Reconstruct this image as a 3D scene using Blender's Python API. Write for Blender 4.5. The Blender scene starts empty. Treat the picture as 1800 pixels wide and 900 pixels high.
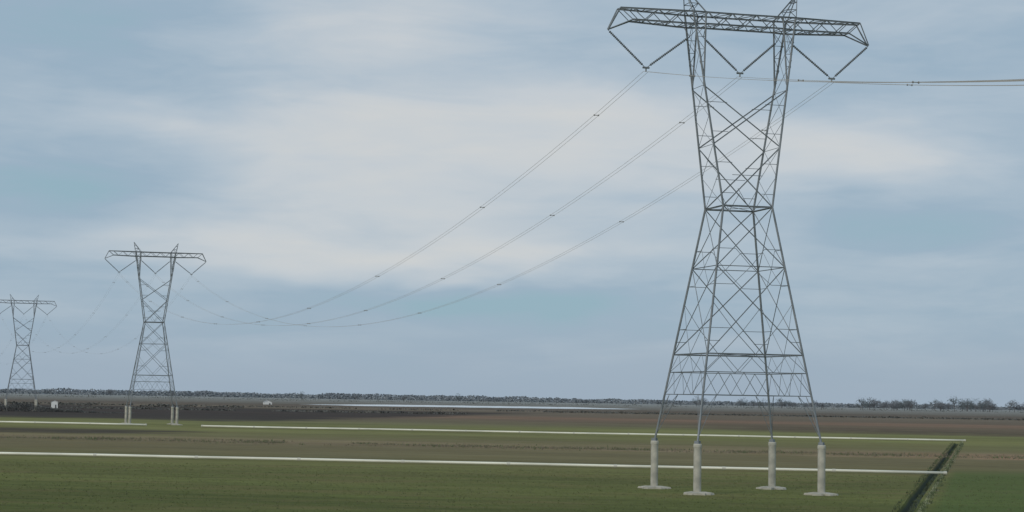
import bpy, bmesh, math, random
from mathutils import Vector, Matrix, noise as mnoise
random.seed(7)
scene = bpy.context.scene
col = scene.collection
scene.view_settings.view_transform = 'Standard'
scene.view_settings.look = 'None'
scene.view_settings.exposure = 0

# ------------------------------------------------------------ helpers
def link(o, parent=None):
    col.objects.link(o)
    if parent is not None:
        o.parent = parent
    return o

def mesh_obj(name, bm, mat, parent=None, smooth=False):
    me = bpy.data.meshes.new(name)
    bm.normal_update()
    bm.to_mesh(me); bm.free()
    if smooth:
        for p in me.polygons: p.use_smooth = True
    if mat is not None:
        for m in (mat if isinstance(mat, (list, tuple)) else [mat]):
            me.materials.append(m)
    return link(bpy.data.objects.new(name, me), parent)

def empty(name, loc, rz=0.0):
    o = bpy.data.objects.new(name, None)
    o.empty_display_size = 1
    o.location = loc
    o.rotation_euler = (0, 0, rz)
    return link(o)

def simple_mat(name, c1, c2, scale=1.0, rough=0.8, metal=0.0, bump=0.0, detail=4):
    m = bpy.data.materials.new(name); m.use_nodes = True
    nt = m.node_tree; N = nt.nodes; L = nt.links
    b = N['Principled BSDF']
    b.inputs['Roughness'].default_value = rough
    b.inputs['Metallic'].default_value = metal
    tc = N.new('ShaderNodeTexCoord')
    n = N.new('ShaderNodeTexNoise'); n.inputs['Scale'].default_value = scale
    n.inputs['Detail'].default_value = detail
    r = N.new('ShaderNodeValToRGB')
    r.color_ramp.elements[0].position = .35; r.color_ramp.elements[0].color = (*c1, 1)
    r.color_ramp.elements[1].position = .68; r.color_ramp.elements[1].color = (*c2, 1)
    L.new(tc.outputs['Object'], n.inputs['Vector'])
    L.new(n.outputs['Fac'], r.inputs['Fac'])
    L.new(r.outputs['Color'], b.inputs['Base Color'])
    if bump:
        bp = N.new('ShaderNodeBump'); bp.inputs['Strength'].default_value = bump
        L.new(n.outputs['Fac'], bp.inputs['Height']); L.new(bp.outputs['Normal'], b.inputs['Normal'])
    return m

steel = simple_mat('galvanised_steel', (.145,.165,.18), (.24,.26,.28), .8, .65)
steel_light = simple_mat('weathered_light_steel', (.19,.21,.22), (.28,.30,.31), 1.6, .6)
glass = simple_mat('insulator_glaze', (.11,.125,.14), (.17,.185,.20), 3, .4)
wire_mat = simple_mat('aluminium_wire', (.36,.34,.31), (.48,.45,.41), .2, .55)
spacer_mat = simple_mat('spacer_metal', (.22,.215,.21), (.30,.29,.28), 2, .6)
concrete = simple_mat('concrete', (.34,.33,.28), (.54,.51,.43), 1.1, .9, 0, .3)
concrete_pad = simple_mat('pale_pad', (.32,.30,.24), (.48,.45,.38), 1.1, .95, 0, .4)
pipe_mat = simple_mat('aluminium_pipe', (.62,.61,.51), (.82,.80,.67), .12, .6, 0)
joint_mat = simple_mat('pipe_coupler', (.45,.44,.38), (.6,.58,.5), 1, .6, 0)
white_paint = simple_mat('white_siding', (.68,.68,.66), (.80,.80,.78), .8, .7)
roof_mat = simple_mat('metal_roof', (.35,.35,.35), (.46,.46,.46), .8, .6)
dark_mat = simple_mat('dark_opening', (.05,.05,.055), (.08,.08,.085), 1, .5)
bark = simple_mat('bark', (.12,.12,.125), (.16,.155,.155), 1, .9)
crown_mats = [simple_mat('hazed_bare_crown', (.14,.15,.165), (.20,.21,.225), .25, .95),
              simple_mat('hazed_green_crown', (.12,.14,.15), (.17,.195,.20), .25, .95)]  # bluish grey: distance haze is mixed into the crown colours
wood_mat = simple_mat('hazed_far_wood', (.19,.21,.235), (.24,.265,.285), .01, .95)  # lightened albedo stands in for air haze over the wood

# ------------------------------------------------------------ lattice members
def member(bm, p, q, w, t=None):
    p = Vector(p); q = Vector(q)
    d = (q-p)
    if d.length < 1e-4: return
    d.normalize()
    up = Vector((0,0,1)) if abs(d.z) < .95 else Vector((1,0,0))
    a = d.cross(up).normalized(); b = a.cross(d).normalized()
    a, b = (a+b).normalized(), (a-b).normalized()
    t = t or w*.28
    h = w*.4
    prof = [(-h,-h),(w-h,-h),(w-h,t-h),(t-h,t-h),(t-h,w-h),(-h,w-h)]
    v0 = [bm.verts.new(p+a*x+b*y) for x,y in prof]
    v1 = [bm.verts.new(q+a*x+b*y) for x,y in prof]
    n = len(prof)
    for i in range(n):
        bm.faces.new((v0[i], v0[(i+1)%n], v1[(i+1)%n], v1[i]))
    bm.faces.new(v0[::-1]); bm.faces.new(v1)

def lerp(a, b, t): return a+(b-a)*t
def V(*a): return Vector(a)

ZP, Z1, Z2, Z3, ZW = 4.35, 10.6, 12.2, 20.0, 25.4
A0, AW = 5.75, 2.33
def half(z):   # half width below waist
    return lerp(A0, AW, (z-ZP)/(ZW-ZP))
ZT, ZB, ZTOP = 36.6, 41.75, 42.8
def hx(z): return lerp(AW, 4.9, (z-ZW)/(ZB-ZW))
def hy(z): return lerp(AW, 1.15, (z-ZW)/(ZB-ZW))

def build_lower():
    bm = bmesh.new()
    LEG, BR, SM = .145, .068, .036
    corners = [(-1,-1),(1,-1),(1,1),(-1,1)]
    for sx, sy in corners:
        member(bm, (sx*A0, sy*A0, ZP), (sx*AW, sy*AW, ZW), LEG)
        member(bm, (sx*A0, sy*A0, ZP-.05), (sx*A0, sy*A0, ZP+.25), .42, .3)
    for k in range(4):
        c0 = corners[k]; c1 = corners[(k+1)%4]
        def P(z, t):
            h = half(z)
            return V(lerp(c0[0],c1[0],t)*h, lerp(c0[1],c1[1],t)*h, z)
        for z, w in ((Z1,BR*.8),(Z2,BR*1.25),(Z3,BR*.8),(ZW,BR*1.7)):
            member(bm, P(z,0), P(z,1), w)
        for a,b in ((0,1),(1,0)):
            member(bm, P(Z3,a), P(ZW,b), BR)
        zc = Z3+(ZW-Z3)*half(Z3)/(half(Z3)+AW)
        zm = (Z3+zc)/2
        for a in (0,1):
            member(bm, P(zm,a), P(zm,.27 if a==0 else .73), SM)
            member(bm, P(Z3,.5), P(zm,.27 if a==0 else .73), SM)
        for a,b in ((0,1),(1,0)):
            member(bm, P(Z2,a), P(Z3,b), BR)
        zc = Z2+(Z3-Z2)*half(Z2)/(half(Z2)+half(Z3))
        zl = (Z2+zc)/2; zu = (Z3+zc)/2
        for a,s in ((0,1),(1,-1)):
            member(bm, P(zl,a), P(zl,a+s*.25), SM)
            member(bm, P(zu,a), P(zu,a+s*.24), SM)
            member(bm, P(zc,a), P(zl,a+s*.25), SM)
            member(bm, P(Z2,.5), P(zl,a+s*.25), SM*1.2)
            member(bm, P(Z3,.5), P(zu,a+s*.24), SM)
            member(bm, P((Z2+zl)/2,a), P((Z2+zl)/2,a+s*.12), SM)
        n = 6
        for i in range(n):
            t0=i/n; t1=(i+1)/n
            if i%2==0: member(bm, P(Z1,t0), P(Z2,t1), SM)
            else: member(bm, P(Z2,t0), P(Z1,t1), SM)
        zk = 8.6
        member(bm, P(zk,0), P(zk,1), SM*1.2)
        n = 8
        for i in range(n):
            t0=i/n; t1=(i+1)/n
            if i%2==0: member(bm, P(zk,t0), P(Z1,t1), SM*1.1)
            else: member(bm, P(Z1,t0), P(zk,t1), SM*1.1)
        for a,s in ((0,1),(1,-1)):
            member(bm, P(4.9,a), P(zk,a+s*.125), SM*1.3)
            member(bm, P(6.8,a), P(6.8,a+s*.065), SM)
            member(bm, P(6.8,a), P(zk,a+s*.125), SM)
    for z in (Z2, ZW):
        h = half(z)
        member(bm, (-h,-h,z), (h,h,z), SM); member(bm, (-h,h,z), (h,-h,z), SM)
    return bm

def build_upper():
    bm = bmesh.new()
    LEG, BR, SM = .138, .074, .036
    zs = [ZW, 30.9, 36.2]
    for sx in (-1,1):
        for sy in (-1,1):
            member(bm, (sx*hx(ZW), sy*hy(ZW), ZW), (sx*hx(ZB), sy*hy(ZB), ZB+1.05), LEG)
            member(bm, (sx*(hx(ZT)-.1), sy*hy(ZT), ZT-.3), (sx*3.7, sy*hy(ZB), ZB+1.05), LEG*.85)
    for sy in (-1,1):
        def P(z, t): return V(lerp(-1,1,t)*hx(z), sy*hy(z), z)
        for z0, z1 in ((zs[0],zs[1]),(zs[1],zs[2])):
            for a,b in ((0,1),(1,0)):
                member(bm, P(z0,a), P(z1,b), BR*1.1)
            zc = z0+(z1-z0)*hx(z0)/(hx(z0)+hx(z1))
            zl=(z0+zc)/2; zu=(z1+zc)/2
            for a,s in ((0,1),(1,-1)):
                member(bm, P(zl,a), P(zl,a+s*.24), SM)
                member(bm, P(zu,a), P(zu,a+s*.26), SM)
        member(bm, P(28.2,.24), P(28.2,.76), SM)
        member(bm, P(ZW,.5), P(27.0,.32), SM); member(bm, P(ZW,.5), P(27.0,.68), SM)
        for sx in (-1,1):
            n=4; prev=None
            for i in range(n+1):
                z = lerp(ZT+.6, ZB, i/n)
                o = V(sx*hx(z), sy*hy(z), z)
                inn = V(sx*lerp(hx(ZT)-.1,3.72,(z-ZT+.3)/(ZB-ZT+.3)), sy*hy(z), z)
                member(bm, o, inn, SM)
                if prev: member(bm, prev[i%2], (o,inn)[(i+1)%2], SM)
                prev=(o,inn)
    for sx in (-1,1):
        lv = [ZW, 28.2, 30.9, 33.4, 36.2, 38.9, ZB]
        for i in range(len(lv)-1):
            z0,z1=lv[i],lv[i+1]
            for s in (-1,1):
                member(bm, (sx*hx(z0),-s*hy(z0),z0), (sx*hx(z1),s*hy(z1),z1), SM*1.1)
            if i%2==0 and i: member(bm, (sx*hx(z0),-hy(z0),z0), (sx*hx(z0),hy(z0),z0), SM)
    return bm

XT = 12.55
def build_arm():
    bm = bmesh.new()
    CH, BR = .12, .058
    XE = 11.55
    def dep(x):
        x=abs(x); return 1.15 if x<5 else lerp(1.15,.45,(x-5)/(XE-5))
    def zb(x):
        x=abs(x)
        if x<3.7: return ZB+.06
        if x<5: return ZB
        return lerp(ZB, 41.88, (x-5)/(10.3-5))
    def zt(x):
        return ZTOP+.1-.06*(1-abs(x)/XE)
    nx = 20
    xs = [lerp(-XE, XE, i/nx) for i in range(nx+1)]
    for sy in (-1,1):
        for i in range(nx):
            a,b = xs[i],xs[i+1]
            member(bm,(a,sy*dep(a),zt(a)),(b,sy*dep(b),zt(b)),CH)
            if i not in (0,nx-1):
                member(bm,(a,sy*dep(a),zb(a)),(b,sy*dep(b),zb(b)),CH)
                if i%2: member(bm,(a,sy*dep(a),zt(a)),(b,sy*dep(b),zb(b)),BR)
                else: member(bm,(a,sy*dep(a),zb(a)),(b,sy*dep(b),zt(b)),BR)
        for s in (-1,1):
            tip = (s*XT, sy*.12, 40.95)
            member(bm,(s*XE,sy*.45,zt(XE)),tip,CH*.8)
            member(bm,(s*xs[-2],sy*dep(xs[-2]),zb(xs[-2])),tip,CH*.8)
            member(bm,(s*xs[-2],sy*dep(xs[-2]),zb(xs[-2])),(s*XE,sy*.45,zt(XE)),BR)
            member(bm,(s*5.0,sy*1.15,ZB),(s*4.85,0,40.75),BR)
            member(bm,(s*3.7,sy*1.15,ZB),(s*3.55,0,40.75),BR)
    for i in range(nx+1):
        a=xs[i]
        member(bm,(a,-dep(a),zt(a)),(a,dep(a),zt(a)),BR)
        if i not in (0,nx): member(bm,(a,-dep(a),zb(a)),(a,dep(a),zb(a)),BR)
        if i<nx:
            b=xs[i+1]; s=1 if i%2 else -1
            member(bm,(a,-s*dep(a),zt(a)),(b,s*dep(b),zt(b)),BR)
            if i not in (0,nx-1): member(bm,(a,s*dep(a),zb(a)),(b,-s*dep(b),zb(b)),BR)
    return bm

def build_peak(s):
    bm = bmesh.new()
    top = V(s*5.5,0,45.3)
    bs = [V(s*5.0,-1.1,ZTOP+.12),V(s*5.0,1.1,ZTOP+.12),V(s*3.7,-1.1,ZTOP+.1),V(s*3.7,1.1,ZTOP+.1)]
    for b in bs: member(bm,b,top,.09)
    for t in (.33,.66):
        q=[b.lerp(top,t) for b in bs]
        member(bm,q[0],q[1],.05);member(bm,q[1],q[3],.05);member(bm,q[3],q[2],.05);member(bm,q[2],q[0],.05)
    member(bm,bs[0],bs[2].lerp(top,.33),.05);member(bm,bs[1],bs[3].lerp(top,.33),.05)
    return bm

def lathe(bm, p, q, prof, seg=8):
    p=Vector(p);q=Vector(q);d=(q-p).normalized()
    a=d.orthogonal().normalized();b=d.cross(a)
    rings=[]
    for t,r in prof:
        c=p.lerp(q,t)
        rings.append([bm.verts.new(c+(a*math.cos(2*math.pi*k/seg)+b*math.sin(2*math.pi*k/seg))*r) for k in range(seg)])
    for i in range(len(rings)-1):
        for k in range(seg):
            bm.faces.new((rings[i][k],rings[i][(k+1)%seg],rings[i+1][(k+1)%seg],rings[i+1][k]))
    bm.faces.new(rings[0][::-1]);bm.faces.new(rings[-1])

def build_string(p,q):
    bm=bmesh.new()
    prof=[(0,.03),(.04,.03)]
    n=24
    for i in range(n):
        t=.04+.9*i/n; dt=.9/n
        prof+= [(t,.05),(t+dt*.25,.12),(t+dt*.55,.11),(t+dt*.8,.05)]
    prof+=[(.95,.03),(1,.03)]
    lathe(bm,p,q,prof,8)
    return bm

VZ=37.75; VS=8.95
def build_pier():
    bm=bmesh.new()
    lathe(bm,(0,0,-.3),(0,0,ZP),[(0,.34),(.93,.34),(.932,.37),(.985,.37),(1,.33)],20)
    return bm
def build_pad(seed):
    rnd=random.Random(seed)
    bm=bmesh.new(); n=22
    r=[1.3+rnd.uniform(-.25,.3) for _ in range(n)]
    rings=[]
    for f,z in ((1.0,-.05),(.95,.14),(.5,.24),(.0,.26)):
        if f==0: rings.append([bm.verts.new((0,0,z))]); continue
        rings.append([bm.verts.new((math.cos(2*math.pi*k/n)*r[k]*f,math.sin(2*math.pi*k/n)*r[k]*f,z+rnd.uniform(-.03,.03))) for k in range(n)])
    for i in range(2):
        for k in range(n):
            bm.faces.new((rings[i][k],rings[i][(k+1)%n],rings[i+1][(k+1)%n],rings[i+1][k]))
    for k in range(n): bm.faces.new((rings[2][k],rings[2][(k+1)%n],rings[3][0]))
    return bm

ARM_ROT = math.radians(14.8)
T = [V(131.2,-147,0), V(20.35,189,0), V(-89.0,525,0), V(-190.3,822,0), V(-300,1155,0)]

def build_tower(loc, label):
    root = empty('transmission_tower', loc, ARM_ROT)
    mesh_obj('tower_body', build_lower(), steel, root)
    mesh_obj('tower_head', build_upper(), steel, root)
    mesh_obj('crossarm', build_arm(), steel, root)
    for s in (-1,1): mesh_obj('earth_wire_peak', build_peak(s), steel, root)
    for c in (-VS,0,VS):
        if c==0: tops=[(-3.55,0,40.75),(3.55,0,40.75)]
        elif c<0: tops=[(-XT,0,40.9),(-4.85,0,40.75)]
        else: tops=[(XT,0,40.9),(4.85,0,40.75)]
        for tp in tops:
            mesh_obj('insulator_string', build_string(tp,(c+(.12 if tp[0]>c else -.12),0,VZ)), glass, root, True)
        bm=bmesh.new()
        member(bm,(c-.32,0,VZ-.05),(c+.32,0,VZ-.05),.13,.1)
        member(bm,(c,0,VZ-.05),(c,0,VZ-.4),.1,.08)
        mesh_obj('yoke_plate', bm, steel_light, root)
    for i,(sx,sy) in enumerate(((-1,-1),(1,-1),(1,1),(-1,1))):
        p=mesh_obj('concrete_pier', build_pier(), concrete, root, False)
        p.location=(sx*A0,sy*A0,0)
        f=mesh_obj('footing', build_pad(i+int(loc[1])), concrete_pad, p)
    root['label']=label; root['category']='electricity pylon'; root['group']='power line towers crossing the fields'
    return root

tower = build_tower(T[1], 'grey steel lattice pylon on four tall concrete piers in field')
def copy_tower(src, loc, label):
    r = src.copy(); col.objects.link(r); r.location=loc; r['label']=label
    for c in [o for o in bpy.data.objects if o.parent==src]:
        n=c.copy(); col.objects.link(n); n.parent=r
        for g in [o for o in bpy.data.objects if o.parent==c]:
            gn=g.copy(); col.objects.link(gn); gn.parent=n
    return r
copy_tower(tower, T[2], 'grey lattice pylon on concrete piers beside dark ploughed soil')
copy_tower(tower, T[3], 'far hazy lattice pylon standing beyond dark ploughed field')

# ------------------------------------------------------------ conductors
R = Matrix.Rotation(ARM_ROT,3,'Z')
spacer_t=[.036,.146,.272,.387,.5,.613,.728,.854,.964]
def cable(A,B,s,SAG,n=72,rad=.0155):
    bm=bmesh.new()
    def pos(t,off):
        p=A.lerp(B,t)+R@V(s+off,0,0)
        p.z=VZ-.4-4*SAG*t*(1-t)
        return p-A
    for off in (-.23,.23):
        prev=None
        for i in range(n+1):
            c=pos(i/n,off)
            ring=[bm.verts.new(c+R@V(rad*math.cos(a),0,rad*math.sin(a))) for a in (.785,2.356,3.927,5.498)]
            if prev:
                for k in range(4): bm.faces.new((prev[k],prev[(k+1)%4],ring[(k+1)%4],ring[k]))
            prev=ring
    o=mesh_obj('power_cable',bm,wire_mat)
    o.location=A
    o['label']='twin aluminium power cable sagging between pylons with spacers'
    o['category']='power cable'; o['group']='power cables hung between the pylons'
    for t in spacer_t:
        tt=min(.99,max(.01,t+random.uniform(-.006,.006)+ (s/8.7)*.004))
        bm=bmesh.new()
        a=pos(tt,-.27);b=pos(tt,.27);mid=(a+b)/2
        lathe(bm,a-mid,b-mid,[(0,.05),(.06,.085),(.16,.085),(.2,.035),(.8,.035),(.84,.085),(.94,.085),(1,.05)],8)
        sp=mesh_obj('cable_spacer',bm,spacer_mat,o); sp.location=mid
for i in range(4):
    for s in (-VS,0,VS):
        if i==0: cable(T[1],T[0],s,{-1:16.2,0:14.9,1:14.1}[(s>0)-(s<0)],72,.023)
        else: cable(T[i],T[i+1],s,17.3,72,.0145 if i==1 else .009)

# ------------------------------------------------------------ ground
def ground_material():
    m=bpy.data.materials.new('farmland'); m.use_nodes=True
    nt=m.node_tree;N=nt.nodes;L=nt.links
    b=N['Principled BSDF'];b.inputs['Roughness'].default_value=.95
    b.inputs['Specular IOR Level'].default_value=.1
    geo=N.new('ShaderNodeNewGeometry')
    sep=N.new('ShaderNodeSeparateXYZ');L.new(geo.outputs['Position'],sep.inputs[0])
    def M(op,a,bb=None,c=None):
        n=N.new('ShaderNodeMath');n.operation=op
        for i,v in enumerate((a,bb,c)):
            if v is None: continue
            if isinstance(v,(int,float)): n.inputs[i].default_value=v
            else: L.new(v,n.inputs[i])
        return n.outputs[0]
    X,Y=sep.outputs[0],sep.outputs[1]
    q=M('ADD',M('MULTIPLY',X,.163),M('MULTIPLY',Y,.987))
    bb=M('SUBTRACT',M('MULTIPLY',X,.987),M('MULTIPLY',Y,.163))
    def noise(sx,sy,scale,detail=4,rough=.55,off=0):
        cb=N.new('ShaderNodeCombineXYZ')
        L.new(M('MULTIPLY',bb,sx),cb.inputs[0]);L.new(M('MULTIPLY',q,sy),cb.inputs[1]);cb.inputs[2].default_value=off
        n=N.new('ShaderNodeTexNoise');n.inputs['Scale'].default_value=scale;n.inputs['Detail'].default_value=detail
        n.inputs['Roughness'].default_value=rough
        L.new(cb.outputs[0],n.inputs['Vector']);return n.outputs['Fac']
    wob=noise(.012,.05,1,3,.6,3)
    wobf=noise(.15,.3,1,3,.6,9)
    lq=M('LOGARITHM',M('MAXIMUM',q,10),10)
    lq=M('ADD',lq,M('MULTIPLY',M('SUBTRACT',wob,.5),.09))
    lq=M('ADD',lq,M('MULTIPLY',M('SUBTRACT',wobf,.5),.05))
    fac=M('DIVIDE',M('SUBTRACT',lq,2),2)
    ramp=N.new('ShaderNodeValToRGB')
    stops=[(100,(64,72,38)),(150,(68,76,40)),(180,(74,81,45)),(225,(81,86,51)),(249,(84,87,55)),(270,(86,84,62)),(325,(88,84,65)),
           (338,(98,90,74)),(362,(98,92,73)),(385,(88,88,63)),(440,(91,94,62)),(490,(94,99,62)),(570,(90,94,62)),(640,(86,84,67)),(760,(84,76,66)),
           (860,(100,84,73)),(960,(83,77,69)),(1400,(91,86,78)),(1800,(85,84,81)),(2600,(98,101,102)),(6000,(118,126,132))]  # last stops pale to blue-grey, painting distance haze into the ground
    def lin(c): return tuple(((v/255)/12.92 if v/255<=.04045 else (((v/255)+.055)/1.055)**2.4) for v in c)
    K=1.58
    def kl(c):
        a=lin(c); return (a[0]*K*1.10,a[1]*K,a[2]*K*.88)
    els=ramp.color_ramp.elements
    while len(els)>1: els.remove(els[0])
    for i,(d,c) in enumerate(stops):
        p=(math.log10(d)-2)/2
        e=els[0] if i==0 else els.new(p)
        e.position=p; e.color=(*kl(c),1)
    L.new(fac,ramp.inputs['Fac'])
    def mix(a,bcol,f,mode='MIX'):
        n=N.new('ShaderNodeMix');n.data_type='RGBA';n.blend_type=mode
        L.new(f,n.inputs[0]) if not isinstance(f,float) else setattr(n.inputs[0],'default_value',f)
        for s,v in ((6,a),(7,bcol)):
            if isinstance(v,tuple): n.inputs[s].default_value=(*v,1)
            else: L.new(v,n.inputs[s])
        return n.outputs[2]
    def mrange(v,a,b2,c=0,d=1):
        n=N.new('ShaderNodeMapRange');n.interpolation_type='SMOOTHSTEP'
        L.new(v,n.inputs[0]);n.inputs[1].default_value=a;n.inputs[2].default_value=b2;n.inputs[3].default_value=c;n.inputs[4].default_value=d
        return n.outputs[0]
    c=ramp.outputs['Color']
    wq=M('ADD',q,M('MULTIPLY',M('SUBTRACT',wob,.5),200))
    wb=M('ADD',bb,M('MULTIPLY',M('SUBTRACT',wob,.5),90))
    f=M('MULTIPLY',M('MULTIPLY',mrange(wq,575,615),mrange(wq,1050,1250,1,0)),mrange(wb,-180,-165,1,0))
    c=mix(c,kl((46,43,43)),M('MULTIPLY',f,.92))
    f4=M('MULTIPLY',M('MULTIPLY',mrange(wq,1300,1400),mrange(wq,1650,1800,1,0)),mrange(wobf,.3,.6))
    c=mix(c,kl((66,60,57)),M('MULTIPLY',f4,.75))
    f2=M('MULTIPLY',M('MULTIPLY',mrange(q,372,388),mrange(q,415,440,1,0)),mrange(wb,-145,-125,1,0))
    c=mix(c,kl((52,48,46)),M('MULTIPLY',f2,.9))
    f3=M('MULTIPLY',M('MULTIPLY',mrange(q,318,334),mrange(q,350,372,1,0)),mrange(wb,-20,20))
    c=mix(c,kl((126,102,86)),M('MULTIPLY',f3,M('MULTIPLY',mrange(wobf,.35,.6),.75)))
    f5=M('MULTIPLY',M('MULTIPLY',mrange(q,560,600),mrange(q,680,740,1,0)),mrange(wb,-60,-20))
    c=mix(c,kl((64,54,50)),M('MULTIPLY',f5,M('MULTIPLY',mrange(wobf,.3,.55),.7)))
    big=noise(.01,.035,1,3,.6,1)
    st=noise(.03,.3,1,5,.7,5)
    fine=noise(.7,1.2,1,4,.75,7)
    mid=noise(.12,.35,1,5,.7,17)
    rows=noise(.02,1.6,1,2,.6,11)
    val=M('ADD',M('MULTIPLY',M('SUBTRACT',big,.5),1.0),M('ADD',M('MULTIPLY',M('SUBTRACT',st,.5),.9),M('ADD',M('MULTIPLY',M('SUBTRACT',fine,.5),.5),M('MULTIPLY',M('SUBTRACT',rows,.5),.3))))
    val=M('ADD',val,M('MULTIPLY',M('SUBTRACT',mid,.5),.8))
    val=M('MAXIMUM',M('ADD',val,1.0),.3)
    cv=N.new('ShaderNodeCombineXYZ')
    for i in range(3): L.new(val,cv.inputs[i])
    c=mix(c,cv.outputs[0],1.0,'MULTIPLY')
    br=mrange(noise(.05,.12,1,4,.65,21),.46,.66)
    c=mix(c,kl((90,84,58)),M('MULTIPLY',br,M('MULTIPLY',mrange(q,520,600,1,0),.5)))
    sb=M('SUBTRACT',M('SUBTRACT',M('MULTIPLY',X,.9756),M('MULTIPLY',Y,.2196)),-5.65)
    g=M('MULTIPLY',mrange(sb,1.3,2.6),mrange(q,250,280,1,0))
    c=mix(c,kl((58,78,40)),M('MULTIPLY',g,.6))
    e1=M('MULTIPLY',mrange(sb,.7,.85),mrange(sb,1.0,1.15,1,0))
    c=mix(c,kl((120,124,100)),M('MULTIPLY',e1,M('MULTIPLY',mrange(q,495,510,1,0),.7)))
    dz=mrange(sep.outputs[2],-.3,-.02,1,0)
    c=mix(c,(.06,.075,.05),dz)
    L.new(c,b.inputs['Base Color'])
    bp=N.new('ShaderNodeBump');bp.inputs['Strength'].default_value=.3;bp.inputs['Distance'].default_value=.2
    L.new(fine,bp.inputs['Height']);L.new(bp.outputs['Normal'],b.inputs['Normal'])
    return m

d=V(.2196,.9756,0);nrm=V(.9756,-.2196,0);anc=V(29.8,158.6,0)
bm=bmesh.new()
prof=[(-30000,0),(-1.1,0),(-.6,.04),(-.3,-.55),(.25,-.55),(.6,.08),(1.3,0),(30000,0)]
rowsA=[(-30000,0),(-400,0)]+[(-396+3*i,1) for i in range(233)]+[(304,0),(30000,0)]
grid=[]
for a,on in rowsA:
    row=[]
    for j,(bq,z) in enumerate(prof):
        w=mnoise.noise(V(a*.05,j*.3,0))*.1 if (on and 0<j<7) else 0
        p=anc+d*a+nrm*(bq+w); p.z=z*on*(1+.2*mnoise.noise(V(a*.2,j,3)))
        row.append(bm.verts.new(p))
    grid.append(row)
for i in range(len(grid)-1):
    for j in range(len(prof)-1):
        bm.faces.new((grid[i][j],grid[i][j+1],grid[i+1][j+1],grid[i+1][j]))
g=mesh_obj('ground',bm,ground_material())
g['kind']='structure'

# flooded strip far away
bm=bmesh.new()
n=40
top=[];bot=[]
for i in range(n+1):
    x=lerp(-172,122,i/n)
    e=min(1,min(i,n-i)/8)
    bot.append((x,1830+ x*.6-110*e+random.uniform(-15,15)));top.append((x,1830+x*.6+260*e+random.uniform(-20,20)))
bm.faces.new([bm.verts.new((x,y,.02)) for x,y in bot+top[::-1]])
flood=simple_mat('flood_water',(.58,.61,.63),(.70,.72,.73),.01,.2)  # bright base colour paints in the sky's reflection on the water
o=mesh_obj('water',bm,flood);o['kind']='structure'

# ------------------------------------------------------------ irrigation pipes
def pipe_run(A,B,label,r=.16):
    A=V(*A);B=V(*B);Ln=(B-A).length
    bm=bmesh.new()
    nseg=int(Ln/12)
    pts=[]
    dirn=(B-A).normalized();side=V(-dirn.y,dirn.x,0)
    for i in range(nseg+1):
        p=A.lerp(B,i/nseg)+side*random.uniform(-.12,.12);p.z=r+.12+random.uniform(-.03,.03)
        pts.append(p-A)
    rings=[]
    for p in pts:
        rings.append([bm.verts.new(p+side*math.cos(k*math.pi/4)*r+V(0,0,1)*math.sin(k*math.pi/4)*r) for k in range(8)])
    for i in range(len(rings)-1):
        for k in range(8): bm.faces.new((rings[i][k],rings[i][(k+1)%8],rings[i+1][(k+1)%8],rings[i+1][k]))
    bm.faces.new(rings[0][::-1]);bm.faces.new(rings[-1])
    o=mesh_obj('irrigation_pipe',bm,pipe_mat,None,True);o.location=A
    for i in range(0,nseg+1):
        bm=bmesh.new()
        lathe(bm,-dirn*.2,dirn*.2,[(0,r*1.05),(.1,r*1.2),(.9,r*1.2),(1,r*1.05)],8)
        c=mesh_obj('pipe_coupler',bm,joint_mat,o);c.location=pts[i]
    o['label']=label;o['category']='irrigation pipe';o['group']='pale irrigation pipes laid across the fields'
pipe_run((-75,259,0),(50.0,242,0),'long pale irrigation pipe lying across green crop',.17)
pipe_run((-71.5,492,0),(101,468,0),'long pale irrigation pipe on brown stubble',.21)
pipe_run((-140,508,0),(-85.5,497,0),'pale irrigation pipe beside pylon piers',.21)

# ------------------------------------------------------------ small vegetation
def blades(name,mats,pts,hmin,hmax,wid,count):
    bm=bmesh.new()
    for (x,y,z,mi,sc) in pts:
        for _ in range(count):
            a=random.uniform(0,6.28);h=random.uniform(hmin,hmax)*sc;w=wid*random.uniform(.6,1.3)*sc
            ox=random.gauss(0,.12)*sc;oy=random.gauss(0,.12)*sc
            bx,by=x+ox,y+oy
            v=[bm.verts.new((bx-math.cos(a)*w,by-math.sin(a)*w,z)),bm.verts.new((bx+math.cos(a)*w,by+math.sin(a)*w,z)),
               bm.verts.new((bx+random.gauss(0,.25)*h,by+random.gauss(0,.25)*h,z+h))]
            f=bm.faces.new(v);f.material_index=mi
    o=mesh_obj(name,bm,mats);o['kind']='stuff'
    return o
veg=[simple_mat('weed_dark',(.04,.05,.03),(.07,.085,.045),.5,.9),
     simple_mat('weed_green',(.08,.11,.05),(.13,.165,.075),.5,.9),
     simple_mat('weed_dry',(.18,.19,.13),(.27,.28,.19),.5,.9)]
pts=[]
for i in range(3000):
    a=random.uniform(-40,302)
    cl=mnoise.noise(V(a*.12,0,5))
    k=random.random()
    if k<.2:
        bq=random.gauss(-.85,.12);mi=random.choice((0,1));z=.0
    elif k<.45:
        bq=random.uniform(-.3,.25);mi=random.choice((0,1));z=-.55
    else:
        bq=random.gauss(1.15,.22);mi=random.choice((0,1,1,1,2));z=.03
    if random.random()> .6+cl: continue
    p=anc+d*a+nrm*bq
    pts.append((p.x,p.y,z,mi,random.uniform(.6,1.1)))
blades('ditch_weeds',veg,pts,.12,.28,.045,4)
crop=[simple_mat('crop_green',(.075,.092,.032),(.11,.13,.05),.08,.9),
      simple_mat('crop_dry',(.12,.12,.065),(.16,.155,.085),.08,.9)]
pts=[]
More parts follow.
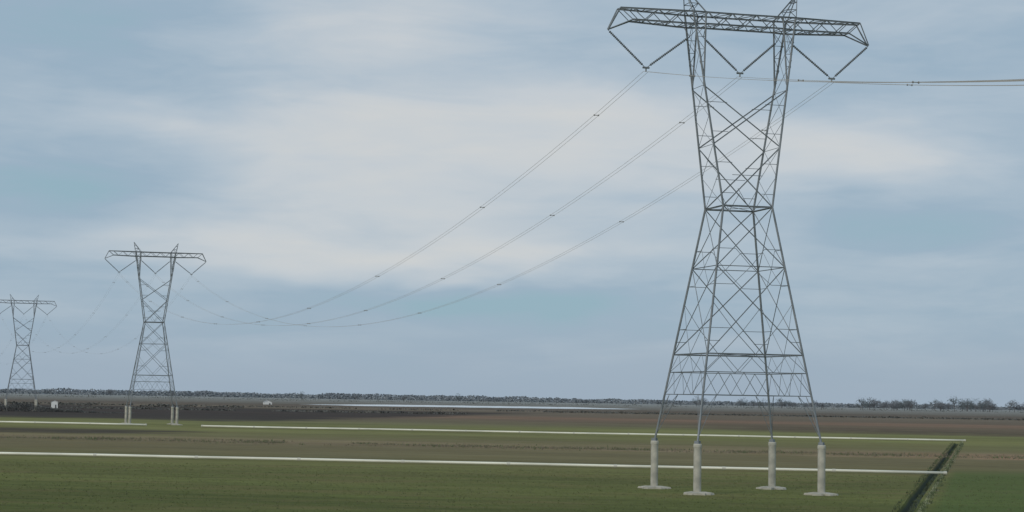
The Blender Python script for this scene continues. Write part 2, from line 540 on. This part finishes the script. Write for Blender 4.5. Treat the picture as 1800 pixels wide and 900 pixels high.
for i in range(14000):
    y=random.uniform(128,240); x=random.uniform(-.27,.27)*y
    p=V(x,y,0)
    s=(p-anc).dot(nrm)
    if abs(s)<1.8: continue
    c=mnoise.noise(V(x*.06,y*.06,1))+.5*mnoise.noise(V(x*.3,y*.3,1))
    mi=1 if random.random()<.3+.5*c else 0
    pts.append((x,y,-.01,mi,random.uniform(.6,1.1)))
blades('crop_grass',crop,pts,.05,.12,.04,3)

# ------------------------------------------------------------ trees
def leaf(bm,c,s,mi=0):
    a=Vector((random.gauss(0,1),random.gauss(0,1),random.gauss(0,1))).normalized()
    b=a.orthogonal().normalized();cc=a.cross(b)
    ph=random.uniform(0,6.28)
    vs=[]
    for k in range(5):
        r=s*random.uniform(.6,1.1);t=ph+k*1.2566
        vs.append(bm.verts.new(c+(b*math.cos(t)+cc*math.sin(t))*r))
    f=bm.faces.new(vs);f.material_index=mi
def tree_meshes(seed,h,wid,dense):
    random.seed(seed)
    bm=bmesh.new()
    limbs=[]
    lathe(bm,(0,0,-.3),(0,0,h*.55),[(0,.38),(.3,.28),(1,.16)],7)
    for i in range(9):
        z=h*random.uniform(.2,.5);a=random.uniform(0,6.28);l=wid*random.uniform(.4,.95)
        e=V(math.cos(a)*l,math.sin(a)*l,z+h*random.uniform(.1,.35))
        lathe(bm,(0,0,z),e,[(0,.16),(1,.05)],5);limbs.append(e)
    limbs.append(V(0,0,h*.8))
    me=bpy.data.meshes.new('trunk');bm.to_mesh(me);bm.free();me.materials.append(bark)
    bm=bmesh.new()
    for e in limbs:
        r=wid*random.uniform(.35,.6)
        for _ in range(dense):
            v=Vector((random.gauss(0,.5),random.gauss(0,.5),random.gauss(0,.42)))*r
            leaf(bm,e+v,random.uniform(.2,.5))
    me2=bpy.data.meshes.new('crown');bm.to_mesh(me2);bm.free();me2.materials.append(crown_mats[seed%2])
    return me,me2
variants=[tree_meshes(1,13,6,45),tree_meshes(2,11,5.5,55),tree_meshes(3,14,6,40),tree_meshes(4,9,5.5,55)]
random.seed(21)
def add_tree(x,y,vi,sc,lab):
    tm,cm=variants[vi]
    r=empty('tree',(x,y,0),random.uniform(0,6.28));r.scale=(sc,sc,sc*random.uniform(.9,1.1))
    link(bpy.data.objects.new('trunk',tm),r);link(bpy.data.objects.new('crown',cm),r)
    r['label']=lab;r['category']='tree';r['group']='trees along the far field edge'
labs=['distant half bare winter tree at the field edge','distant dull green tree on the field edge']
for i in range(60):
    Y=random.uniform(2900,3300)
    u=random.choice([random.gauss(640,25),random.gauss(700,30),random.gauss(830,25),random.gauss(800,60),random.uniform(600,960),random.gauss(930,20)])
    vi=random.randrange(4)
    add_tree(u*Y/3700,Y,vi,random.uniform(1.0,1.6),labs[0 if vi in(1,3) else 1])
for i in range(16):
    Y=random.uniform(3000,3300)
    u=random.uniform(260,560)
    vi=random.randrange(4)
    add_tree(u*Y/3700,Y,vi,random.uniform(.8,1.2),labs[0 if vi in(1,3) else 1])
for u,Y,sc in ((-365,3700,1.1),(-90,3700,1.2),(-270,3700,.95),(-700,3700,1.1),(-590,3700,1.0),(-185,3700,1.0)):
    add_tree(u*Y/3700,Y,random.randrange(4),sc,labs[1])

# far wood mass
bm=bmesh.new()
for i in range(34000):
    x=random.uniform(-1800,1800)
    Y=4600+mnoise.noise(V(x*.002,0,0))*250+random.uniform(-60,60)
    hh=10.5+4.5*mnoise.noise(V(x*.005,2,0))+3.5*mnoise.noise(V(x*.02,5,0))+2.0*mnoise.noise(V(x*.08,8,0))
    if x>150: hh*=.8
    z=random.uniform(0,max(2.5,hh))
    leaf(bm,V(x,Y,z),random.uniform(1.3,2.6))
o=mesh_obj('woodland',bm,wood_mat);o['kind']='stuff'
# scrub strips in the middle distance
bm=bmesh.new()
for i in range(13000):
    k=random.random()
    if k<.2: x=random.uniform(-330,300);Y=1300+random.uniform(-25,25)+40*mnoise.noise(V(x*.01,0,0));hm=.45
    elif k<.35: x=random.uniform(-300,-20);Y=1010+random.uniform(-12,12)+x*.1;hm=.5
    elif k<.55: x=random.uniform(20,330);Y=1250+random.uniform(-12,12);hm=.7
    elif k<.7: x=random.uniform(-330,-150);Y=1180+random.uniform(-12,12);hm=1.2
    else: x=random.uniform(-700,700);Y=2750+random.uniform(-60,60);hm=2.6
    if mnoise.noise(V(x*.03,Y*.01,4))<-.12: continue
    leaf(bm,V(x,Y,random.uniform(0,hm*(1+mnoise.noise(V(x*.1,7,0))))),random.uniform(.35,.75))
o=mesh_obj('scrub',bm,simple_mat('scrub',(.095,.097,.09),(.135,.13,.115),.05,.95));o['kind']='stuff'
# rough hedge in front of the far pylon's piers
bm=bmesh.new()
for i in range(14000):
    x=random.uniform(-260,-140);Y=795+random.uniform(-3,3)-(x+200)*.15
    hm=2.9+1.5*mnoise.noise(V(x*.06,3,0))+.8*mnoise.noise(V(x*.3,9,0))-max(0,(x+180)*.14)
    leaf(bm,V(x,Y,random.uniform(0,max(.2,hm))),random.uniform(.1,.3))
o=mesh_obj('hedge',bm,simple_mat('hedge',(.095,.097,.094),(.125,.127,.12),.1,.95))
o['label']='rough dark hedge in front of a far pylon';o['category']='hedge'

pts=[]
for i in range(7000):
    x=random.uniform(-100,85);Y=345-x*.165+random.gauss(0,5)
    if mnoise.noise(V(x*.08,Y*.1,2))<-.1: continue
    pts.append((x,Y,0,random.choice((0,0,1)),random.uniform(.6,1.2)))
blades('dead_stalks',[simple_mat('dry_stalk',(.16,.14,.10),(.25,.21,.15),.2,.95),veg[1]],pts,.15,.4,.05,3)

# ------------------------------------------------------------ sheds
def shed(loc,rz,w,l,h,label,cat='shed'):
    r=empty('farm_shed',loc,rz)
    bm=bmesh.new()
    prof=[(-w/2,0),(w/2,0),(w/2,h),(0,h+w*.22),(-w/2,h)]
    v0=[bm.verts.new((x,-l/2,z)) for x,z in prof];v1=[bm.verts.new((x,l/2,z)) for x,z in prof]
    for i in range(5): bm.faces.new((v0[i],v0[(i+1)%5],v1[(i+1)%5],v1[i]))
    bm.faces.new(v0[::-1]);bm.faces.new(v1)
    mesh_obj('wall',bm,white_paint,r)
    bm=bmesh.new()
    for s in (-1,1):
        e=V(s*(w/2+.2),0,h-.04);t=V(0,0,h+w*.22+.06)
        vs=[]
        for y in (-l/2-.2,l/2+.2):
            for p in (e,t):
                vs.append(bm.verts.new((p.x,y,p.z)));vs.append(bm.verts.new((p.x,y,p.z+.12)))
        a=vs
        for f in ((0,2,3,1),(4,5,7,6),(0,1,5,4),(2,6,7,3),(1,3,7,5),(0,4,6,2)): bm.faces.new([a[k] for k in f])
    mesh_obj('roof',bm,roof_mat,r)
    bm=bmesh.new();bmesh.ops.create_cube(bm,size=1)
    bmesh.ops.scale(bm,vec=(w*.2,.1,h*.55),verts=bm.verts);bmesh.ops.translate(bm,vec=(w*.2,-l/2-.03,h*.285),verts=bm.verts)
    mesh_obj('door',bm,dark_mat,r)
    r['label']=label;r['category']=cat
shed((-208,965,0),.2,2.9,3,2.8,'small white shed standing at the edge of dark soil')
shed((-188,1640,0),.3,6,5,1.7,'low pale farm building among distant scrub')

# ------------------------------------------------------------ world
w=bpy.data.worlds.new('World');scene.world=w;w.use_nodes=True
nt=w.node_tree;N=nt.nodes;L=nt.links
bg=N['Background'];bg.inputs['Strength'].default_value=.1
SUN_EL=math.radians(34);SUN_AZ=math.radians(215)
sky=N.new('ShaderNodeTexSky');sky.sky_type='NISHITA';sky.sun_disc=False
sky.sun_elevation=SUN_EL;sky.sun_rotation=SUN_AZ
tc=N.new('ShaderNodeTexCoord')
sep=N.new('ShaderNodeSeparateXYZ');L.new(tc.outputs['Generated'],sep.inputs[0])
def M(op,a,b=None,c=None):
    n=N.new('ShaderNodeMath');n.operation=op
    for i,v in enumerate((a,b,c)):
        if v is None: continue
        if isinstance(v,(int,float)): n.inputs[i].default_value=v
        else: L.new(v,n.inputs[i])
    return n.outputs[0]
az=M('MULTIPLY',M('ARCTAN2',sep.outputs[0],sep.outputs[1]),57.296)
el=M('MULTIPLY',M('ARCSINE',sep.outputs[2]),57.296)
def wnoise(sx,sy,detail=5,rough=.5,off=0,dist=0):
    cb=N.new('ShaderNodeCombineXYZ');L.new(M('MULTIPLY',az,sx),cb.inputs[0]);L.new(M('MULTIPLY',el,sy),cb.inputs[1]);cb.inputs[2].default_value=off
    n=N.new('ShaderNodeTexNoise');n.inputs['Scale'].default_value=1;n.inputs['Detail'].default_value=detail
    n.inputs['Roughness'].default_value=rough;n.inputs['Distortion'].default_value=dist
    L.new(cb.outputs[0],n.inputs['Vector']);return M('SUBTRACT',n.outputs['Fac'],.5)
n1=wnoise(.16,.5,3,.5,1);n2=wnoise(.16,.5,3,.5,7)
azd=M('ADD',az,M('MULTIPLY',n1,5));eld=M('ADD',el,M('MULTIPLY',n2,2.0))
blobs=[(-3.1,6.0,5.5,1.9,.48),(3.0,7.4,5.5,1.1,.42),(-3.8,10.0,3.6,1.6,.40),(9.6,6.6,3.4,1.0,.42),(-7.5,4.1,3.4,.7,.46),
       (-.5,3.9,4.5,.6,.36),(-8.0,3.2,4.5,.5,.28),(-9,7.3,4.5,.7,.3),(11.6,9.6,3,.9,.08),(4.5,4.8,3,1.2,.22),
       (-11.5,5.3,3.2,.8,-.25),(10,4.8,4,.7,-.28),(-1.0,2.6,4.5,.45,-.35),(-12.5,9.7,3.5,1.4,-.12)]
acc=None
for a0,e0,sa,se,amp in blobs:
    g1=M('POWER',M('DIVIDE',M('SUBTRACT',azd,a0),sa),2)
    g2=M('POWER',M('DIVIDE',M('SUBTRACT',eld,e0),se),2)
    e=M('MULTIPLY',M('EXPONENT',M('MULTIPLY',M('ADD',g1,g2),-1)),amp)
    acc=e if acc is None else M('ADD',acc,e)
st=wnoise(.15,.8,4,.55,12,.5);fine=wnoise(.4,1.5,4,.6,31,.4)
m=M('ADD',M('ADD',acc,.29),M('ADD',M('MULTIPLY',st,.6),M('MULTIPLY',fine,.22)))
ramp=N.new('ShaderNodeValToRGB');L.new(m,ramp.inputs['Fac'])
els=ramp.color_ramp.elements
def lin(c): return tuple(((v/255)/12.92 if v/255<=.04045 else (((v/255)+.055)/1.055)**2.4) for v in c)
stops=[(0,(146,176,191)),(.22,(154,176,194)),(.45,(175,190,203)),(.7,(196,203,209)),(1,(211,211,209))]
while len(els)>1: els.remove(els[0])
for i,(p,c) in enumerate(stops):
    e=els[0] if i==0 else els.new(p)
    e.position=p;e.color=(*[x for x in lin(c)],1)
def mixc(a,b,f):
    n=N.new('ShaderNodeMix');n.data_type='RGBA'
    if isinstance(f,float): n.inputs[0].default_value=f
    else: L.new(f,n.inputs[0])
    for s,v in ((6,a),(7,b)):
        if isinstance(v,tuple): n.inputs[s].default_value=(*v,1)
        else: L.new(v,n.inputs[s])
    return n.outputs[2]
mr=N.new('ShaderNodeMapRange');mr.interpolation_type='SMOOTHSTEP'
L.new(M('ADD',el,M('MULTIPLY',n2,2.0)),mr.inputs[0]);mr.inputs[1].default_value=.0;mr.inputs[2].default_value=2.8;mr.inputs[3].default_value=.9;mr.inputs[4].default_value=0
cc=mixc(ramp.outputs['Color'],lin((156,173,190)),mr.outputs[0])
vm=N.new('ShaderNodeVectorMath');vm.operation='SCALE';vm.inputs['Scale'].default_value=10
L.new(cc,vm.inputs[0])
fin=mixc(sky.outputs['Color'],vm.outputs[0],.95)
L.new(fin,bg.inputs['Color'])

sd=bpy.data.lights.new('sun','SUN');sd.energy=1.4;sd.angle=math.radians(12);sd.color=(1,.93,.82)
so=link(bpy.data.objects.new('sun',sd))
dirv=V(math.sin(SUN_AZ)*math.cos(SUN_EL),math.cos(SUN_AZ)*math.cos(SUN_EL),math.sin(SUN_EL))
so.rotation_euler=dirv.to_track_quat('Z','Y').to_euler();so.location=(0,0,60)

# ------------------------------------------------------------ camera
cd=bpy.data.cameras.new('camera');cd.sensor_width=36;cd.lens=74.0;cd.clip_start=.5;cd.clip_end=60000
co=link(bpy.data.objects.new('camera',cd))
p=math.radians(3.865);r=math.radians(.96)
co.matrix_world=Matrix.Translation((0,0,8))@Matrix.Rotation(math.radians(90)+p,4,'X')@Matrix.Rotation(r,4,'Z')
scene.camera=co
